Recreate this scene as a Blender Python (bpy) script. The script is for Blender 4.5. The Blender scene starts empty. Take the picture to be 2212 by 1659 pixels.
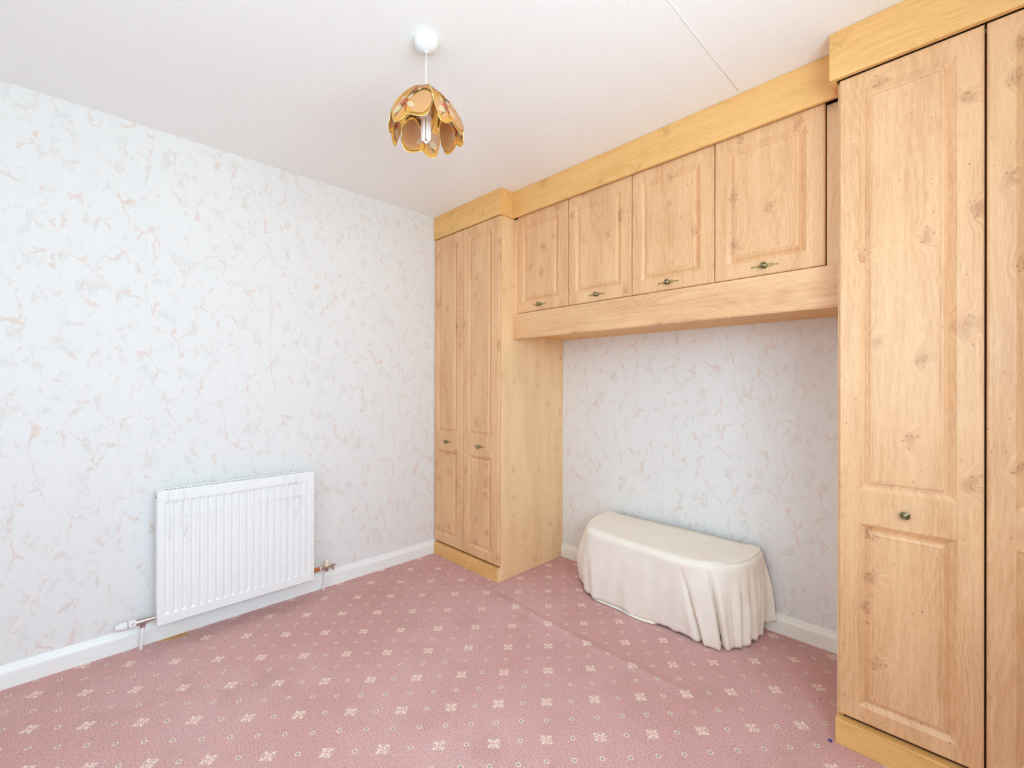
import bpy, bmesh, math, random
from mathutils import Vector, Matrix
PI = math.pi
S = bpy.context.scene
COL = S.collection

# ------------------------------------------------------------------ camera, light, exposure
W_IMG = 2212.0
F_PX, YAW, PITCH, ROLL = 956.66, 45.3646, 0.0891, 0.1361
CAM = Vector((2.6593, -2.4507, 1.2036))
yaw, pit, rol = [math.radians(a) for a in (YAW, PITCH, ROLL)]
fw = Vector((-math.sin(yaw)*math.cos(pit), math.cos(yaw)*math.cos(pit), math.sin(pit)))
rt = Vector((math.cos(yaw), math.sin(yaw), 0)); up = rt.cross(fw)
rt2 = math.cos(rol)*rt + math.sin(rol)*up; up2 = -math.sin(rol)*rt + math.cos(rol)*up
cd = bpy.data.cameras.new('camera'); cam = bpy.data.objects.new('camera', cd); COL.objects.link(cam)
cd.sensor_fit = 'HORIZONTAL'; cd.sensor_width = 36.0; cd.lens = 36.0*F_PX/W_IMG
cd.clip_start = 0.05
cam.matrix_world = Matrix(((rt2.x, up2.x, -fw.x, CAM.x), (rt2.y, up2.y, -fw.y, CAM.y), (rt2.z, up2.z, -fw.z, CAM.z), (0, 0, 0, 1)))
S.camera = cam
S.view_settings.view_transform = 'Standard'; S.view_settings.look = 'None'
S.view_settings.gamma = 1.0; S.view_settings.use_curve_mapping = False
S.view_settings.exposure = 0.0
S.cycles.max_bounces = 8; S.cycles.diffuse_bounces = 7; S.cycles.glossy_bounces = 2; S.cycles.transmission_bounces = 2
S.cycles.transparent_max_bounces = 12
S.cycles.caustics_reflective = False; S.cycles.caustics_refractive = False
S.cycles.use_denoising = True
S.cycles.use_adaptive_sampling = True; S.cycles.adaptive_threshold = 0.05; S.cycles.adaptive_min_samples = 12
S.cycles.sample_clamp_indirect = 6.0

# overcast daylight: pale blue sky above, ground below the horizon brightened to lift the ceiling
SKY, GROUND, SKY_POWER = (0.60, 0.82, 0.99), (0.65, 0.83, 0.95), 12.5
wd = bpy.data.worlds.new('daylight'); S.world = wd; wd.use_nodes = True
nt = wd.node_tree; nt.nodes.clear()
tc = nt.nodes.new('ShaderNodeTexCoord'); sx = nt.nodes.new('ShaderNodeSeparateXYZ')
mr = nt.nodes.new('ShaderNodeMapRange'); mr.inputs['From Min'].default_value = -0.12; mr.inputs['From Max'].default_value = 0.2
mx = nt.nodes.new('ShaderNodeMix'); mx.data_type = 'RGBA'
mx.inputs['A'].default_value = (*[c*1.0 for c in GROUND], 1); mx.inputs['B'].default_value = (*SKY, 1)
bg = nt.nodes.new('ShaderNodeBackground'); wo = nt.nodes.new('ShaderNodeOutputWorld')
bg.inputs['Strength'].default_value = SKY_POWER
nt.links.new(tc.outputs['Generated'], sx.inputs[0]); nt.links.new(sx.outputs['Z'], mr.inputs['Value'])
nt.links.new(mr.outputs['Result'], mx.inputs['Factor']); nt.links.new(mx.outputs['Result'], bg.inputs['Color'])
nt.links.new(bg.outputs[0], wo.inputs['Surface'])

XR, YF, H = 3.12, -3.60, 2.40           # right wall, wall behind the camera, ceiling height
WINS = [('R', -3.10, -1.36, 0.92, 2.15), ('F', 1.95, 2.75, 1.0, 2.0)]

def portal(name, loc, rot, sx_, sy_):
    ld = bpy.data.lights.new(name, 'AREA'); ld.shape = 'RECTANGLE'; ld.size = sx_; ld.size_y = sy_
    ld.cycles.is_portal = True
    o = bpy.data.objects.new(name, ld); COL.objects.link(o); o.location = loc; o.rotation_euler = rot
for side, a, b, z0, z1 in WINS:
    if side == 'R': portal('window_daylight', (XR+0.14, (a+b)/2, (z0+z1)/2), (0, PI/2, 0), z1-z0, b-a)
    else: portal('window_daylight', ((a+b)/2, YF-0.14, (z0+z1)/2), (PI/2, 0, 0), b-a, z1-z0)

# ------------------------------------------------------------------ helpers
def srgb(r, g, b):
    f = lambda c: (c/255/12.92) if c/255 <= 0.04045 else ((c/255+0.055)/1.055)**2.4
    return (f(r), f(g), f(b), 1)

class NT:
    """small wrapper for building node materials"""
    def __init__(s, name):
        s.m = bpy.data.materials.new(name); s.m.use_nodes = True
        s.t = s.m.node_tree; s.t.nodes.clear()
        s.out = s.t.nodes.new('ShaderNodeOutputMaterial')
        s.b = s.t.nodes.new('ShaderNodeBsdfPrincipled'); s.t.links.new(s.b.outputs[0], s.out.inputs[0])
    def put(s, inp, v):
        if isinstance(v, bpy.types.NodeSocket): s.t.links.new(v, inp)
        elif v is not None:
            inp.default_value = v
    def math(s, op, a, b=None, c=None, clamp=False):
        n = s.t.nodes.new('ShaderNodeMath'); n.operation = op; n.use_clamp = clamp
        for i, v in enumerate((a, b, c)):
            if v is not None: s.put(n.inputs[i], v)
        return n.outputs[0]
    def vmath(s, op, a, b=None, scale=None):
        n = s.t.nodes.new('ShaderNodeVectorMath'); n.operation = op
        s.put(n.inputs[0], a)
        if b is not None: s.put(n.inputs[1], b)
        if scale is not None: s.put(n.inputs['Scale'], scale)
        return n.outputs['Value'] if op in ('LENGTH', 'DOT_PRODUCT') else n.outputs[0]
    def coord(s, kind='Object'):
        return s.t.nodes.new('ShaderNodeTexCoord').outputs[kind]
    def rnd(s): return s.t.nodes.new('ShaderNodeObjectInfo').outputs['Random']
    def sep(s, v):
        n = s.t.nodes.new('ShaderNodeSeparateXYZ'); s.put(n.inputs[0], v); return n.outputs
    def comb(s, x, y, z):
        n = s.t.nodes.new('ShaderNodeCombineXYZ')
        for i, v in enumerate((x, y, z)): s.put(n.inputs[i], v)
        return n.outputs[0]
    def noise(s, v, scale, detail=3, rough=0.5, dist=0.0, col=False, dim='3D'):
        n = s.t.nodes.new('ShaderNodeTexNoise'); n.noise_dimensions = dim
        s.put(n.inputs['Vector'], v); s.put(n.inputs['Scale'], scale)
        s.put(n.inputs['Detail'], detail); s.put(n.inputs['Roughness'], rough); s.put(n.inputs['Distortion'], dist)
        return n.outputs['Color'] if col else n.outputs[0]
    def voro(s, v, scale, feat='F1', out='Distance', rnd=1.0, dim='3D'):
        n = s.t.nodes.new('ShaderNodeTexVoronoi'); n.voronoi_dimensions = dim; n.feature = feat
        s.put(n.inputs['Vector'], v); s.put(n.inputs['Scale'], scale); s.put(n.inputs['Randomness'], rnd)
        return n.outputs[out]
    def voro2(s, v, scale, rnd=1.0):
        n = s.t.nodes.new('ShaderNodeTexVoronoi'); n.voronoi_dimensions = '2D'
        s.put(n.inputs['Vector'], v); s.put(n.inputs['Scale'], scale); s.put(n.inputs['Randomness'], rnd)
        return n.outputs['Distance'], n.outputs['Color']
    def ss(s, x, a, b, lo=0.0, hi=1.0):
        n = s.t.nodes.new('ShaderNodeMapRange'); n.interpolation_type = 'SMOOTHSTEP'
        s.put(n.inputs['Value'], x)
        n.inputs['From Min'].default_value = a; n.inputs['From Max'].default_value = b
        n.inputs['To Min'].default_value = lo; n.inputs['To Max'].default_value = hi
        return n.outputs['Result']
    def mix(s, f, a, b, mode='MIX'):
        n = s.t.nodes.new('ShaderNodeMix'); n.data_type = 'RGBA'; n.blend_type = mode
        s.put(n.inputs['Factor'], f); s.put(n.inputs['A'], a); s.put(n.inputs['B'], b)
        return n.outputs['Result']
    def bump(s, h, strength, dist):
        n = s.t.nodes.new('ShaderNodeBump'); s.put(n.inputs['Height'], h)
        n.inputs['Strength'].default_value = strength; n.inputs['Distance'].default_value = dist
        s.t.links.new(n.outputs[0], s.b.inputs['Normal']); return n
    def base(s, c, rough=0.5, spec=0.5, metal=0.0):
        s.put(s.b.inputs['Base Color'], c); s.put(s.b.inputs['Roughness'], rough)
        s.put(s.b.inputs['Specular IOR Level'], spec); s.put(s.b.inputs['Metallic'], metal)

def flat_mat(name, c, rough=0.5, metal=0.0, spec=0.5):
    n = NT(name); n.base(c, rough, spec, metal); return n.m

# ------------------------------------------------------------------ materials
def wood(name, base, dark, knot, horizontal=False, rough=0.38, knots=1.0):
    n = NT(name)
    r = n.rnd(); x, y, z = n.sep(n.coord())
    x = n.math('MULTIPLY_ADD', r, 37.0, x); z = n.math('MULTIPLY_ADD', r, 11.0, z)
    across, along = (n.math('ADD', z, y), x) if horizontal else (n.math('ADD', x, y), z)
    # knots (burr pips) from sparse cells; the grain bends around them
    p = n.comb(across, along, 0.0)
    wob = n.noise(p, 14.0, 1, 0.5, col=True, dim='2D')
    pk = n.vmath('ADD', n.comb(across, n.math('MULTIPLY', along, 0.75), 0.0), n.vmath('SCALE', n.vmath('SUBTRACT', wob, (0.5, 0.5, 0.5)), scale=0.03))
    kd, kc = n.voro2(pk, 9.0, 0.95)
    pick = n.ss(n.sep(kc)[0], 0.62, 0.66)
    big = n.math('MULTIPLY', n.ss(kd, 0.42, 0.0), pick)
    ac2 = n.math('MULTIPLY_ADD', big, 0.035, across)
    pg = n.comb(ac2, n.math('MULTIPLY', along, 0.045), 0.0)
    fine = n.noise(pg, 560.0, 1, 0.6, dim='2D')
    med = n.noise(pg, 90.0, 2, 0.6, dim='2D')
    pb = n.comb(ac2, n.math('MULTIPLY', along, 0.17), 0.0)
    broad = n.noise(pb, 9.0, 2, 0.5, dim='2D')
    warp = n.noise(pb, 5.0, 1, 0.5, dim='2D')
    rings = n.math('SINE', n.math('MULTIPLY_ADD', warp, 150.0, n.math('MULTIPLY', ac2, 60.0)))
    rings = n.math('MULTIPLY_ADD', rings, 0.5, 0.5)
    fig = n.math('MULTIPLY', rings, n.ss(broad, 0.40, 0.62))
    t = n.math('MULTIPLY_ADD', fine, 0.42, n.math('MULTIPLY', med, 0.34))
    t = n.math('MULTIPLY_ADD', fig, 0.10, t)
    t = n.math('MULTIPLY_ADD', broad, 0.26, t)
    t = n.ss(t, 0.28, 0.86)
    c = n.mix(t, base, dark)
    # knots colour: a halo and small dark pips clustered inside
    pips, pipcol = n.voro2(pk, 75.0, 1.0)
    ps = n.sep(pipcol)
    pip = n.math('MULTIPLY', n.ss(pips, 0.36, 0.12), n.ss(ps[1], 0.55, 0.6))
    halo = n.math('MULTIPLY', n.ss(kd, 0.22, 0.03), n.math('MULTIPLY', pick, fine))
    pipm = n.math('MULTIPLY', pip, n.math('MULTIPLY', n.ss(kd, 0.28, 0.12), pick))
    lone = n.math('MULTIPLY', n.ss(pips, 0.24, 0.06), n.ss(ps[0], 0.982, 0.985))
    f = n.math('MAXIMUM', n.math('MULTIPLY', halo, 0.65*knots), n.math('MULTIPLY', n.math('MAXIMUM', pipm, lone), 0.62*knots))
    c = n.mix(f, c, knot)
    n.base(c, rough, 0.5)
    return n.m

M = {}
M['door'] = wood('knotty_oak_foil', srgb(236, 190, 142), srgb(208, 154, 106), srgb(158, 92, 60), rough=0.36)
M['door_h'] = wood('knotty_oak_foil_horizontal', srgb(236, 190, 142), srgb(208, 154, 106), srgb(150, 84, 52), True, rough=0.36, knots=0.7)
M['oak'] = wood('pale_oak_board', srgb(246, 210, 164), srgb(225, 182, 130), srgb(155, 104, 66), rough=0.45, knots=0.55)
M['oak_h'] = wood('pale_oak_board_horizontal', srgb(240, 190, 122), srgb(218, 165, 94), srgb(140, 92, 45), True, rough=0.45, knots=0.6)
M['gap'] = flat_mat('interior_shade_brown', srgb(70, 48, 28), 0.9)  # shade of the cupboard inside, put into the colour

# wallpaper: embossed off-white vinyl with broken tan and pink veins
def wallpaper():
    n = NT('embossed_veined_wallpaper'); p = n.coord()
    x, y, z = n.sep(p)
    s_ = n.math('ADD', x, y)
    q = n.comb(s_, n.math('MULTIPLY', z, 0.66), 0.0)
    w = n.vmath('SUBTRACT', n.noise(q, 13.0, 2, 0.6, col=True, dim='2D'), (0.5, 0.5, 0.5))
    w2c = n.noise(q, 60.0, 2, 0.65, col=True, dim='2D')
    w2 = n.vmath('SUBTRACT', w2c, (0.5, 0.5, 0.5))
    q2 = n.vmath('ADD', n.vmath('ADD', q, n.vmath('SCALE', w, scale=0.07)), n.vmath('SCALE', w2, scale=0.020))
    e = n.voro(q2, 10.5, 'DISTANCE_TO_EDGE', dim='2D')
    ctl = n.sep(n.noise(q, 16.0, 2, 0.5, col=True, dim='2D'))
    width = n.ss(ctl[0], 0.38, 0.74, 0.010, 0.085)
    vein = n.ss(n.math('DIVIDE', e, width), 1.0, 0.7)
    vein = n.math('MULTIPLY', vein, n.ss(ctl[1], 0.45, 0.56))
    bl = n.sep(n.noise(q2, 17.0, 3, 0.62, col=True, dim='2D'))
    blot = n.ss(bl[0], 0.60, 0.72); blot2 = n.ss(bl[1], 0.56, 0.72)
    c = n.mix(n.math('MULTIPLY', blot2, 0.28), srgb(233, 231, 228), srgb(204, 202, 196))
    c = n.mix(n.math('MULTIPLY', blot, 0.32), c, srgb(216, 198, 178))
    tint = n.mix(n.ss(ctl[2], 0.45, 0.55), srgb(222, 186, 158), srgb(222, 190, 180))
    c = n.mix(n.math('MULTIPLY', vein, 0.40), c, tint)
    # joint between two drops of paper
    fr = n.math('ABSOLUTE', n.math('SUBTRACT', n.math('FRACT', n.math('DIVIDE', n.math('ADD', s_, 2.215+0.53*20+0.265), 0.53)), 0.5))
    seam = n.ss(fr, 0.0016, 0.0006)
    c = n.mix(n.math('MULTIPLY', seam, 0.35), c, srgb(190, 182, 172))
    n.base(c, 0.62, 0.3)
    qe = n.vmath('ADD', n.vmath('MULTIPLY', q, (1.0, 0.62, 1.0)), n.vmath('SCALE', n.noise(q, 34.0, 1, 0.6, col=True, dim='2D'), scale=0.05))
    rid = n.ss(n.voro(qe, 26.0, 'DISTANCE_TO_EDGE', dim='2D'), 0.10, 0.0)
    h = n.math('ADD', n.math('MULTIPLY', rid, 0.8), n.math('MULTIPLY', n.noise(q, 190.0, 2, 0.7, dim='2D'), 0.8))
    n.bump(h, 0.30, 0.0022)
    return n.m
M['wall'] = wallpaper()

def ceiling_mat():
    n = NT('textured_white_ceiling_paper'); p = n.coord()
    h = n.noise(p, 110.0, 2, 0.7, dim='2D')
    n.base(srgb(249, 249, 247), 0.8, 0.2)
    n.bump(h, 0.35, 0.003)
    return n.m
M['ceiling'] = ceiling_mat()
M['gloss_white'] = flat_mat('white_gloss_paint', srgb(243, 243, 240), 0.35)
M['skirting'] = flat_mat('cream_white_gloss_paint', srgb(243, 240, 228), 0.38)
M['radiator'] = flat_mat('white_radiator_enamel', srgb(242, 242, 240), 0.3)
M['radiator_shade'] = flat_mat('radiator_slot_shade', srgb(150, 152, 158), 0.6)  # darker than the enamel: slot shade put into the colour
M['plastic'] = flat_mat('white_plastic', srgb(234, 234, 231), 0.4)
M['cream_plastic'] = flat_mat('cream_plastic', srgb(238, 228, 200), 0.4)
M['groove'] = flat_mat('grey_slot', srgb(120, 112, 120), 0.6)
M['red'] = flat_mat('red_print', srgb(214, 60, 84), 0.5)
M['wire'] = flat_mat('white_coated_wire', srgb(246, 246, 246), 0.3)
M['chrome'] = flat_mat('chromed_brass', srgb(205, 196, 190), 0.2, 1.0)
M['copper'] = flat_mat('copper_pipe', srgb(208, 146, 98), 0.3, 1.0)
M['brass'] = flat_mat('antique_brass', srgb(176, 156, 92), 0.3, 1.0)
M['knob'] = flat_mat('aged_brass_knob', srgb(150, 142, 112), 0.22, 1.0)
M['gold'] = flat_mat('polished_gold_wire', srgb(250, 226, 158), 0.22, 1.0)
M['tube'] = flat_mat('fluorescent_tube_glass', srgb(250, 246, 242), 0.25)
M['blue'] = flat_mat('blue_lint', srgb(50, 50, 150), 0.9)

def fabric():
    n = NT('cream_fleece_cloth'); p = n.coord()
    c = n.mix(n.ss(n.noise(p, 9.0, 3, 0.6), 0.3, 0.7), srgb(247, 238, 225), srgb(243, 232, 217))
    sp = n.math('MULTIPLY', n.ss(n.voro(p, 26.0), 0.05, 0.02), n.ss(n.sep(n.voro(p, 26.0, out='Color'))[0], 0.86, 0.88))
    c = n.mix(n.math('MULTIPLY', sp, 0.6), c, srgb(120, 100, 84))
    n.base(c, 0.9, 0.1)
    n.put(n.b.inputs['Sheen Weight'], 0.15)
    n.bump(n.noise(p, 420.0, 2, 0.6), 0.25, 0.0015)
    return n.m
M['fabric'] = fabric()

def carpet():
    n = NT('rose_pink_patterned_carpet'); p = n.coord()
    jit = n.vmath('SUBTRACT', n.noise(p, 300.0, 1, 0.6, col=True, dim='2D'), (0.5, 0.5, 0.5))
    pj = n.vmath('ADD', p, n.vmath('SCALE', jit, scale=0.006))
    lowj = n.vmath('SUBTRACT', n.noise(p, 3.0, 0, 0.5, col=True, dim='2D'), (0.5, 0.5, 0.5))
    pj = n.vmath('ADD', pj, n.vmath('SCALE', lowj, scale=0.012))
    x, y, z = n.sep(pj)
    DX, DY = 0.23537, 0.27761
    xa = n.math('DIVIDE', n.math('SUBTRACT', x, 1.5576), DX); ya = n.math('DIVIDE', n.math('ADD', y, 1.1702), DY)
    s_ = n.math('ADD', xa, ya); t_ = n.math('SUBTRACT', xa, ya)
    hs = n.math('DIVIDE', n.math('ROUND', n.math('MULTIPLY', s_, 2.0)), 2.0)
    ht = n.math('DIVIDE', n.math('ROUND', n.math('MULTIPLY', t_, 2.0)), 2.0)
    ds = n.math('SUBTRACT', s_, hs); dt = n.math('SUBTRACT', t_, ht)
    lx = n.math('MULTIPLY', n.math('ADD', ds, dt), DX/2); ly = n.math('MULTIPLY', n.math('SUBTRACT', ds, dt), DY/2)
    r = n.math('SQRT', n.math('ADD', n.math('MULTIPLY', lx, lx), n.math('MULTIPLY', ly, ly)))
    fr = n.math('ADD', n.math('ABSOLUTE', n.math('SUBTRACT', hs, n.math('ROUND', hs))), n.math('ABSOLUTE', n.math('SUBTRACT', ht, n.math('ROUND', ht))))
    med = n.math('LESS_THAN', fr, 0.25)
    dot = n.math('SUBTRACT', 1.0, med)
    th = n.math('ARCTAN2', ly, lx)
    c4 = n.math('COSINE', n.math('MULTIPLY', th, 4.0)); c8 = n.math('COSINE', n.math('MULTIPLY', th, 8.0)); c16 = n.math('COSINE', n.math('MULTIPLY', th, 16.0))
    R = n.math('ADD', 0.0215, n.math('ADD', n.math('MULTIPLY', c4, 0.0022), n.math('ADD', n.math('MULTIPLY', c8, 0.0012), n.math('MULTIPLY', c16, 0.0022))))
    big = n.noise(p, 1.7, 3, 0.5, dim='2D'); pile = n.noise(p, 520.0, 1, 0.7, dim='2D'); pile2 = n.noise(p, 170.0, 1, 0.7, dim='2D')
    dR = n.math('SUBTRACT', R, r)
    body = n.math('MULTIPLY', n.ss(dR, -0.0008, 0.001), med)
    # dark veins: a cross of flecks, petal divisions and a broken inner ring
    v1 = n.math('MULTIPLY', n.ss(c4, -0.90, -0.985), n.math('MULTIPLY', n.ss(r, 0.005, 0.007), n.ss(r, 0.021, 0.019)))
    v2 = n.math('MULTIPLY', n.ss(c8, -0.84, -0.96), n.math('MULTIPLY', n.ss(r, 0.013, 0.0145), n.ss(r, 0.0225, 0.021)))
    ring = n.math('MULTIPLY', n.ss(n.math('ABSOLUTE', n.math('SUBTRACT', r, 0.0125)), 0.0018, 0.0008), n.ss(c8, 0.3, -0.2))
    vein = n.math('MAXIMUM', v1, n.math('MAXIMUM', v2, ring))
    vein = n.math('MULTIPLY', vein, n.ss(pile2, 0.36, 0.46))
    core = n.ss(r, 0.0065, 0.004)
    c = n.mix(n.ss(big, 0.32, 0.68), srgb(224, 178, 174), srgb(216, 166, 160))
    c = n.mix(n.ss(n.noise(p, 5.0, 2, 0.6, dim='2D'), 0.45, 0.85), c, srgb(208, 164, 156))
    tuft = n.math('ADD', n.math('MULTIPLY', pile, 0.6), n.math('MULTIPLY', pile2, 0.4))
    c = n.mix(n.ss(tuft, 0.60, 0.36, 0.0, 0.62), c, srgb(168, 122, 120))
    c = n.mix(n.ss(tuft, 0.50, 0.66, 0.0, 0.55), c, srgb(232, 196, 190))
    cream = n.mix(n.ss(pile2, 0.4, 0.6), srgb(247, 234, 224), srgb(242, 214, 194))
    veinc = n.mix(n.ss(n.noise(p, 60.0, 0, 0.5, dim='2D'), 0.45, 0.55), srgb(150, 88, 84), srgb(190, 118, 76))
    mc = n.mix(vein, cream, veinc); mc = n.mix(core, mc, srgb(232, 168, 160))
    c = n.mix(n.math('MULTIPLY', body, 0.8), c, mc)
    rd = n.math('MULTIPLY', n.ss(r, 0.0098, 0.0082), dot); inner = n.math('MULTIPLY', n.ss(r, 0.0056, 0.0036), dot)
    c = n.mix(n.math('MULTIPLY', rd, 0.85), c, srgb(240, 214, 196)); c = n.mix(n.math('MULTIPLY', inner, 0.9), c, srgb(140, 144, 142))
    # worn ochre backing showing along the skirting under the radiator
    X, Y, Z = n.sep(p)
    st = n.math('MULTIPLY', n.math('MULTIPLY', n.ss(Y, -2.185, -2.14), n.ss(Y, -2.03, -2.07)), n.ss(n.math('ADD', X, n.math('MULTIPLY', pile2, 0.03)), 0.075, 0.055))
    c = n.mix(n.math('MULTIPLY', st, 0.8), c, srgb(196, 150, 78))
    n.base(c, 0.95, 0.05)
    n.bump(pile2, 0.5, 0.004)
    return n.m
M['carpet'] = carpet()

def glass_mat():
    n = NT('window_glass')
    tr = n.t.nodes.new('ShaderNodeBsdfTransparent'); gl = n.t.nodes.new('ShaderNodeBsdfGlossy'); gl.inputs['Roughness'].default_value = 0.02
    mxs = n.t.nodes.new('ShaderNodeMixShader'); mxs.inputs[0].default_value = 0.06
    n.t.links.new(tr.outputs[0], mxs.inputs[1]); n.t.links.new(gl.outputs[0], mxs.inputs[2]); n.t.links.new(mxs.outputs[0], n.out.inputs[0])
    return n.m
M['glass'] = glass_mat()

def lamp_glass(name, c, tmix=0.62, rough=0.25):
    n = NT(name); n.base(c, rough, 0.6)
    tl = n.t.nodes.new('ShaderNodeBsdfTranslucent'); n.put(tl.inputs['Color'], c)
    mxs = n.t.nodes.new('ShaderNodeMixShader'); mxs.inputs[0].default_value = tmix
    n.t.links.new(n.b.outputs[0], mxs.inputs[1]); n.t.links.new(tl.outputs[0], mxs.inputs[2]); n.t.links.new(mxs.outputs[0], n.out.inputs[0])
    return n.m
M['amber'] = lamp_glass('amber_shade_glass', srgb(255, 200, 96))
M['peach'] = lamp_glass('peach_print', srgb(252, 198, 138), 0.5)
M['petal'] = lamp_glass('white_petal_print', srgb(255, 234, 190), 0.5)
M['bud'] = lamp_glass('russet_bud_print', srgb(226, 128, 88), 0.5)
M['leaf'] = lamp_glass('olive_leaf_print', srgb(150, 128, 66))
M['stem'] = lamp_glass('dark_stem_print', srgb(116, 88, 52))

# ------------------------------------------------------------------ mesh helpers
def link(name, bm, mat, parent=None, smooth=False, loc=None):
    me = bpy.data.meshes.new(name); bmesh.ops.recalc_face_normals(bm, faces=bm.faces[:]) if bm.faces else None
    bm.to_mesh(me); bm.free()
    for m in (mat if isinstance(mat, (list, tuple)) else [mat]): me.materials.append(m)
    if smooth:
        for f in me.polygons: f.use_smooth = True
    o = bpy.data.objects.new(name, me); COL.objects.link(o)
    if loc is not None: o.location = loc
    if parent is not None: o.parent = parent
    return o
def smooth_by_angle(o, deg=35):
    me = o.data
    for f in me.polygons: f.use_smooth = True
    bm = bmesh.new(); bm.from_mesh(me)
    for e in bm.edges:
        if len(e.link_faces) == 2 and e.calc_face_angle(0) > math.radians(deg): e.smooth = False
    bm.to_mesh(me); bm.free(); return o
def thing(name, label, cat, loc=(0, 0, 0), group=None):
    o = bpy.data.objects.new(name, None); COL.objects.link(o); o.location = loc; o.empty_display_size = 0.1
    return tag(o, label, cat, group)
def tag(o, label, cat, group=None):
    o['label'] = label; o['category'] = cat
    if group: o['group'] = group
    return o
def struct(o): o['kind'] = 'structure'; return o
def box(bm, x0, x1, y0, y1, z0, z1, bev=0.0, seg=1):
    r = bmesh.ops.create_cube(bm, size=1.0)
    vs = r['verts']
    for v in vs: v.co = Vector((x0+(v.co.x+0.5)*(x1-x0), y0+(v.co.y+0.5)*(y1-y0), z0+(v.co.z+0.5)*(z1-z0)))
    if bev > 0:
        es = {e for v in vs for e in v.link_edges}
        bmesh.ops.bevel(bm, geom=list(es), offset=bev, segments=seg, affect='EDGES', profile=0.5)
def boxo(name, dims, mat, parent=None, bev=0.0015, seg=1):
    """box with its origin at its own corner so that wood grain differs by object"""
    x0, x1, y0, y1, z0, z1 = dims; bm = bmesh.new()
    box(bm, 0, x1-x0, 0, y1-y0, 0, z1-z0, bev, seg)
    loc = Vector((x0, y0, z0)) - (parent.location if parent is not None else Vector())
    return link(name, bm, mat, parent, loc=loc)
def cyl(bm, p0, p1, r0, r1=None, n=20, cap=True):
    r1 = r0 if r1 is None else r1
    p0, p1 = Vector(p0), Vector(p1); d = (p1-p0).normalized()
    a = d.orthogonal().normalized(); b = d.cross(a)
    A = [bm.verts.new(p0+r0*(math.cos(2*PI*i/n)*a+math.sin(2*PI*i/n)*b)) for i in range(n)]
    B = [bm.verts.new(p1+r1*(math.cos(2*PI*i/n)*a+math.sin(2*PI*i/n)*b)) for i in range(n)]
    for i in range(n): bm.faces.new((A[i], A[(i+1) % n], B[(i+1) % n], B[i]))
    if cap: bm.faces.new(A[::-1]); bm.faces.new(B)
def lathe(bm, axis0, axisdir, prof, n=32):
    """prof: list of (distance along axis, radius)"""
    o = Vector(axis0); d = Vector(axisdir).normalized(); a = d.orthogonal().normalized(); b = d.cross(a)
    rings = []
    for h, r in prof:
        if r < 1e-6: rings.append([bm.verts.new(o+d*h)])
        else: rings.append([bm.verts.new(o+d*h+r*(math.cos(2*PI*i/n)*a+math.sin(2*PI*i/n)*b)) for i in range(n)])
    for A, B in zip(rings, rings[1:]):
        for i in range(n):
            j = (i+1) % n
            if len(A) == 1 and len(B) == 1: continue
            if len(A) == 1: bm.faces.new((A[0], B[j], B[i]))
            elif len(B) == 1: bm.faces.new((A[i], A[j], B[0]))
            else: bm.faces.new((A[i], A[j], B[j], B[i]))
def tube(bm, pts, r, n=8, closed=False, cap=True):
    pts = [Vector(p) for p in pts]; N = len(pts); rings = []; prev = None
    for i, p in enumerate(pts):
        if closed: t = (pts[(i+1) % N]-pts[i-1]).normalized()
        else: t = (pts[min(i+1, N-1)]-pts[max(i-1, 0)]).normalized()
        if prev is None: a = t.orthogonal().normalized()
        else:
            a = (prev-t*prev.dot(t)); a = a.normalized() if a.length > 1e-6 else t.orthogonal().normalized()
        prev = a; b = t.cross(a)
        rr = r[i] if isinstance(r, (list, tuple)) else r
        rings.append([bm.verts.new(p+rr*(math.cos(2*PI*k/n)*a+math.sin(2*PI*k/n)*b)) for k in range(n)])
    for i in range(N if closed else N-1):
        A, B = rings[i], rings[(i+1) % N]
        sh = 0
        if closed and i == N-1:   # match the twist when closing
            sh = min(range(n), key=lambda s: (A[0].co-B[s].co).length)
        for k in range(n): bm.faces.new((A[k], A[(k+1) % n], B[(k+1+sh) % n], B[(k+sh) % n]))
    if cap and not closed: bm.faces.new(rings[0][::-1]); bm.faces.new(rings[-1])

# ------------------------------------------------------------------ room shell
# carpeted floor with a low ripple running parallel to the wardrobe wall
def floor_h(x, y):
    h = 0.0
    m = lambda v, a, b: max(0.0, min(1.0, (v-a)/(b-a)))
    yc = -0.742+0.012*math.sin(3*x)
    h += 0.0075*math.exp(-((y-yc)/0.022)**2)*m(x, 0.74, 0.9)*m(x, 2.05, 1.75)
    h += 0.004*math.exp(-((y-(-1.32-0.35*(x-1.5)))/0.05)**2)*m(x, 0.9, 1.2)*m(x, 2.3, 1.9)
    h += 0.004*math.exp(-((y-(-1.9+0.3*(x-0.7)))/0.05)**2)*m(x, 0.3, 0.6)*m(x, 1.5, 1.2)
    h += 0.003*math.exp(-((x-(0.55-0.25*(y+1.7)))/0.04)**2)*m(y, -2.4, -2.1)*m(y, -1.0, -1.3)
    return h
bm = bmesh.new(); NX, NY = 210, 300; X1, Y0 = XR+0.12, YF-0.12
vs = [[bm.verts.new((-0.1+(X1+0.1)*i/NX, Y0+(0.1-Y0)*j/NY, 0)) for j in range(NY+1)] for i in range(NX+1)]
for row in vs:
    for v in row: v.co.z = floor_h(v.co.x, v.co.y)
for i in range(NX):
    for j in range(NY): bm.faces.new((vs[i][j], vs[i+1][j], vs[i+1][j+1], vs[i][j+1]))
o = struct(link('floor', bm, M['carpet'], smooth=True))
bm = bmesh.new(); box(bm, -0.1, XR+0.12, YF-0.12, 0.1, H, H+0.1); ceil = struct(link('ceiling', bm, M['ceiling']))
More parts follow.
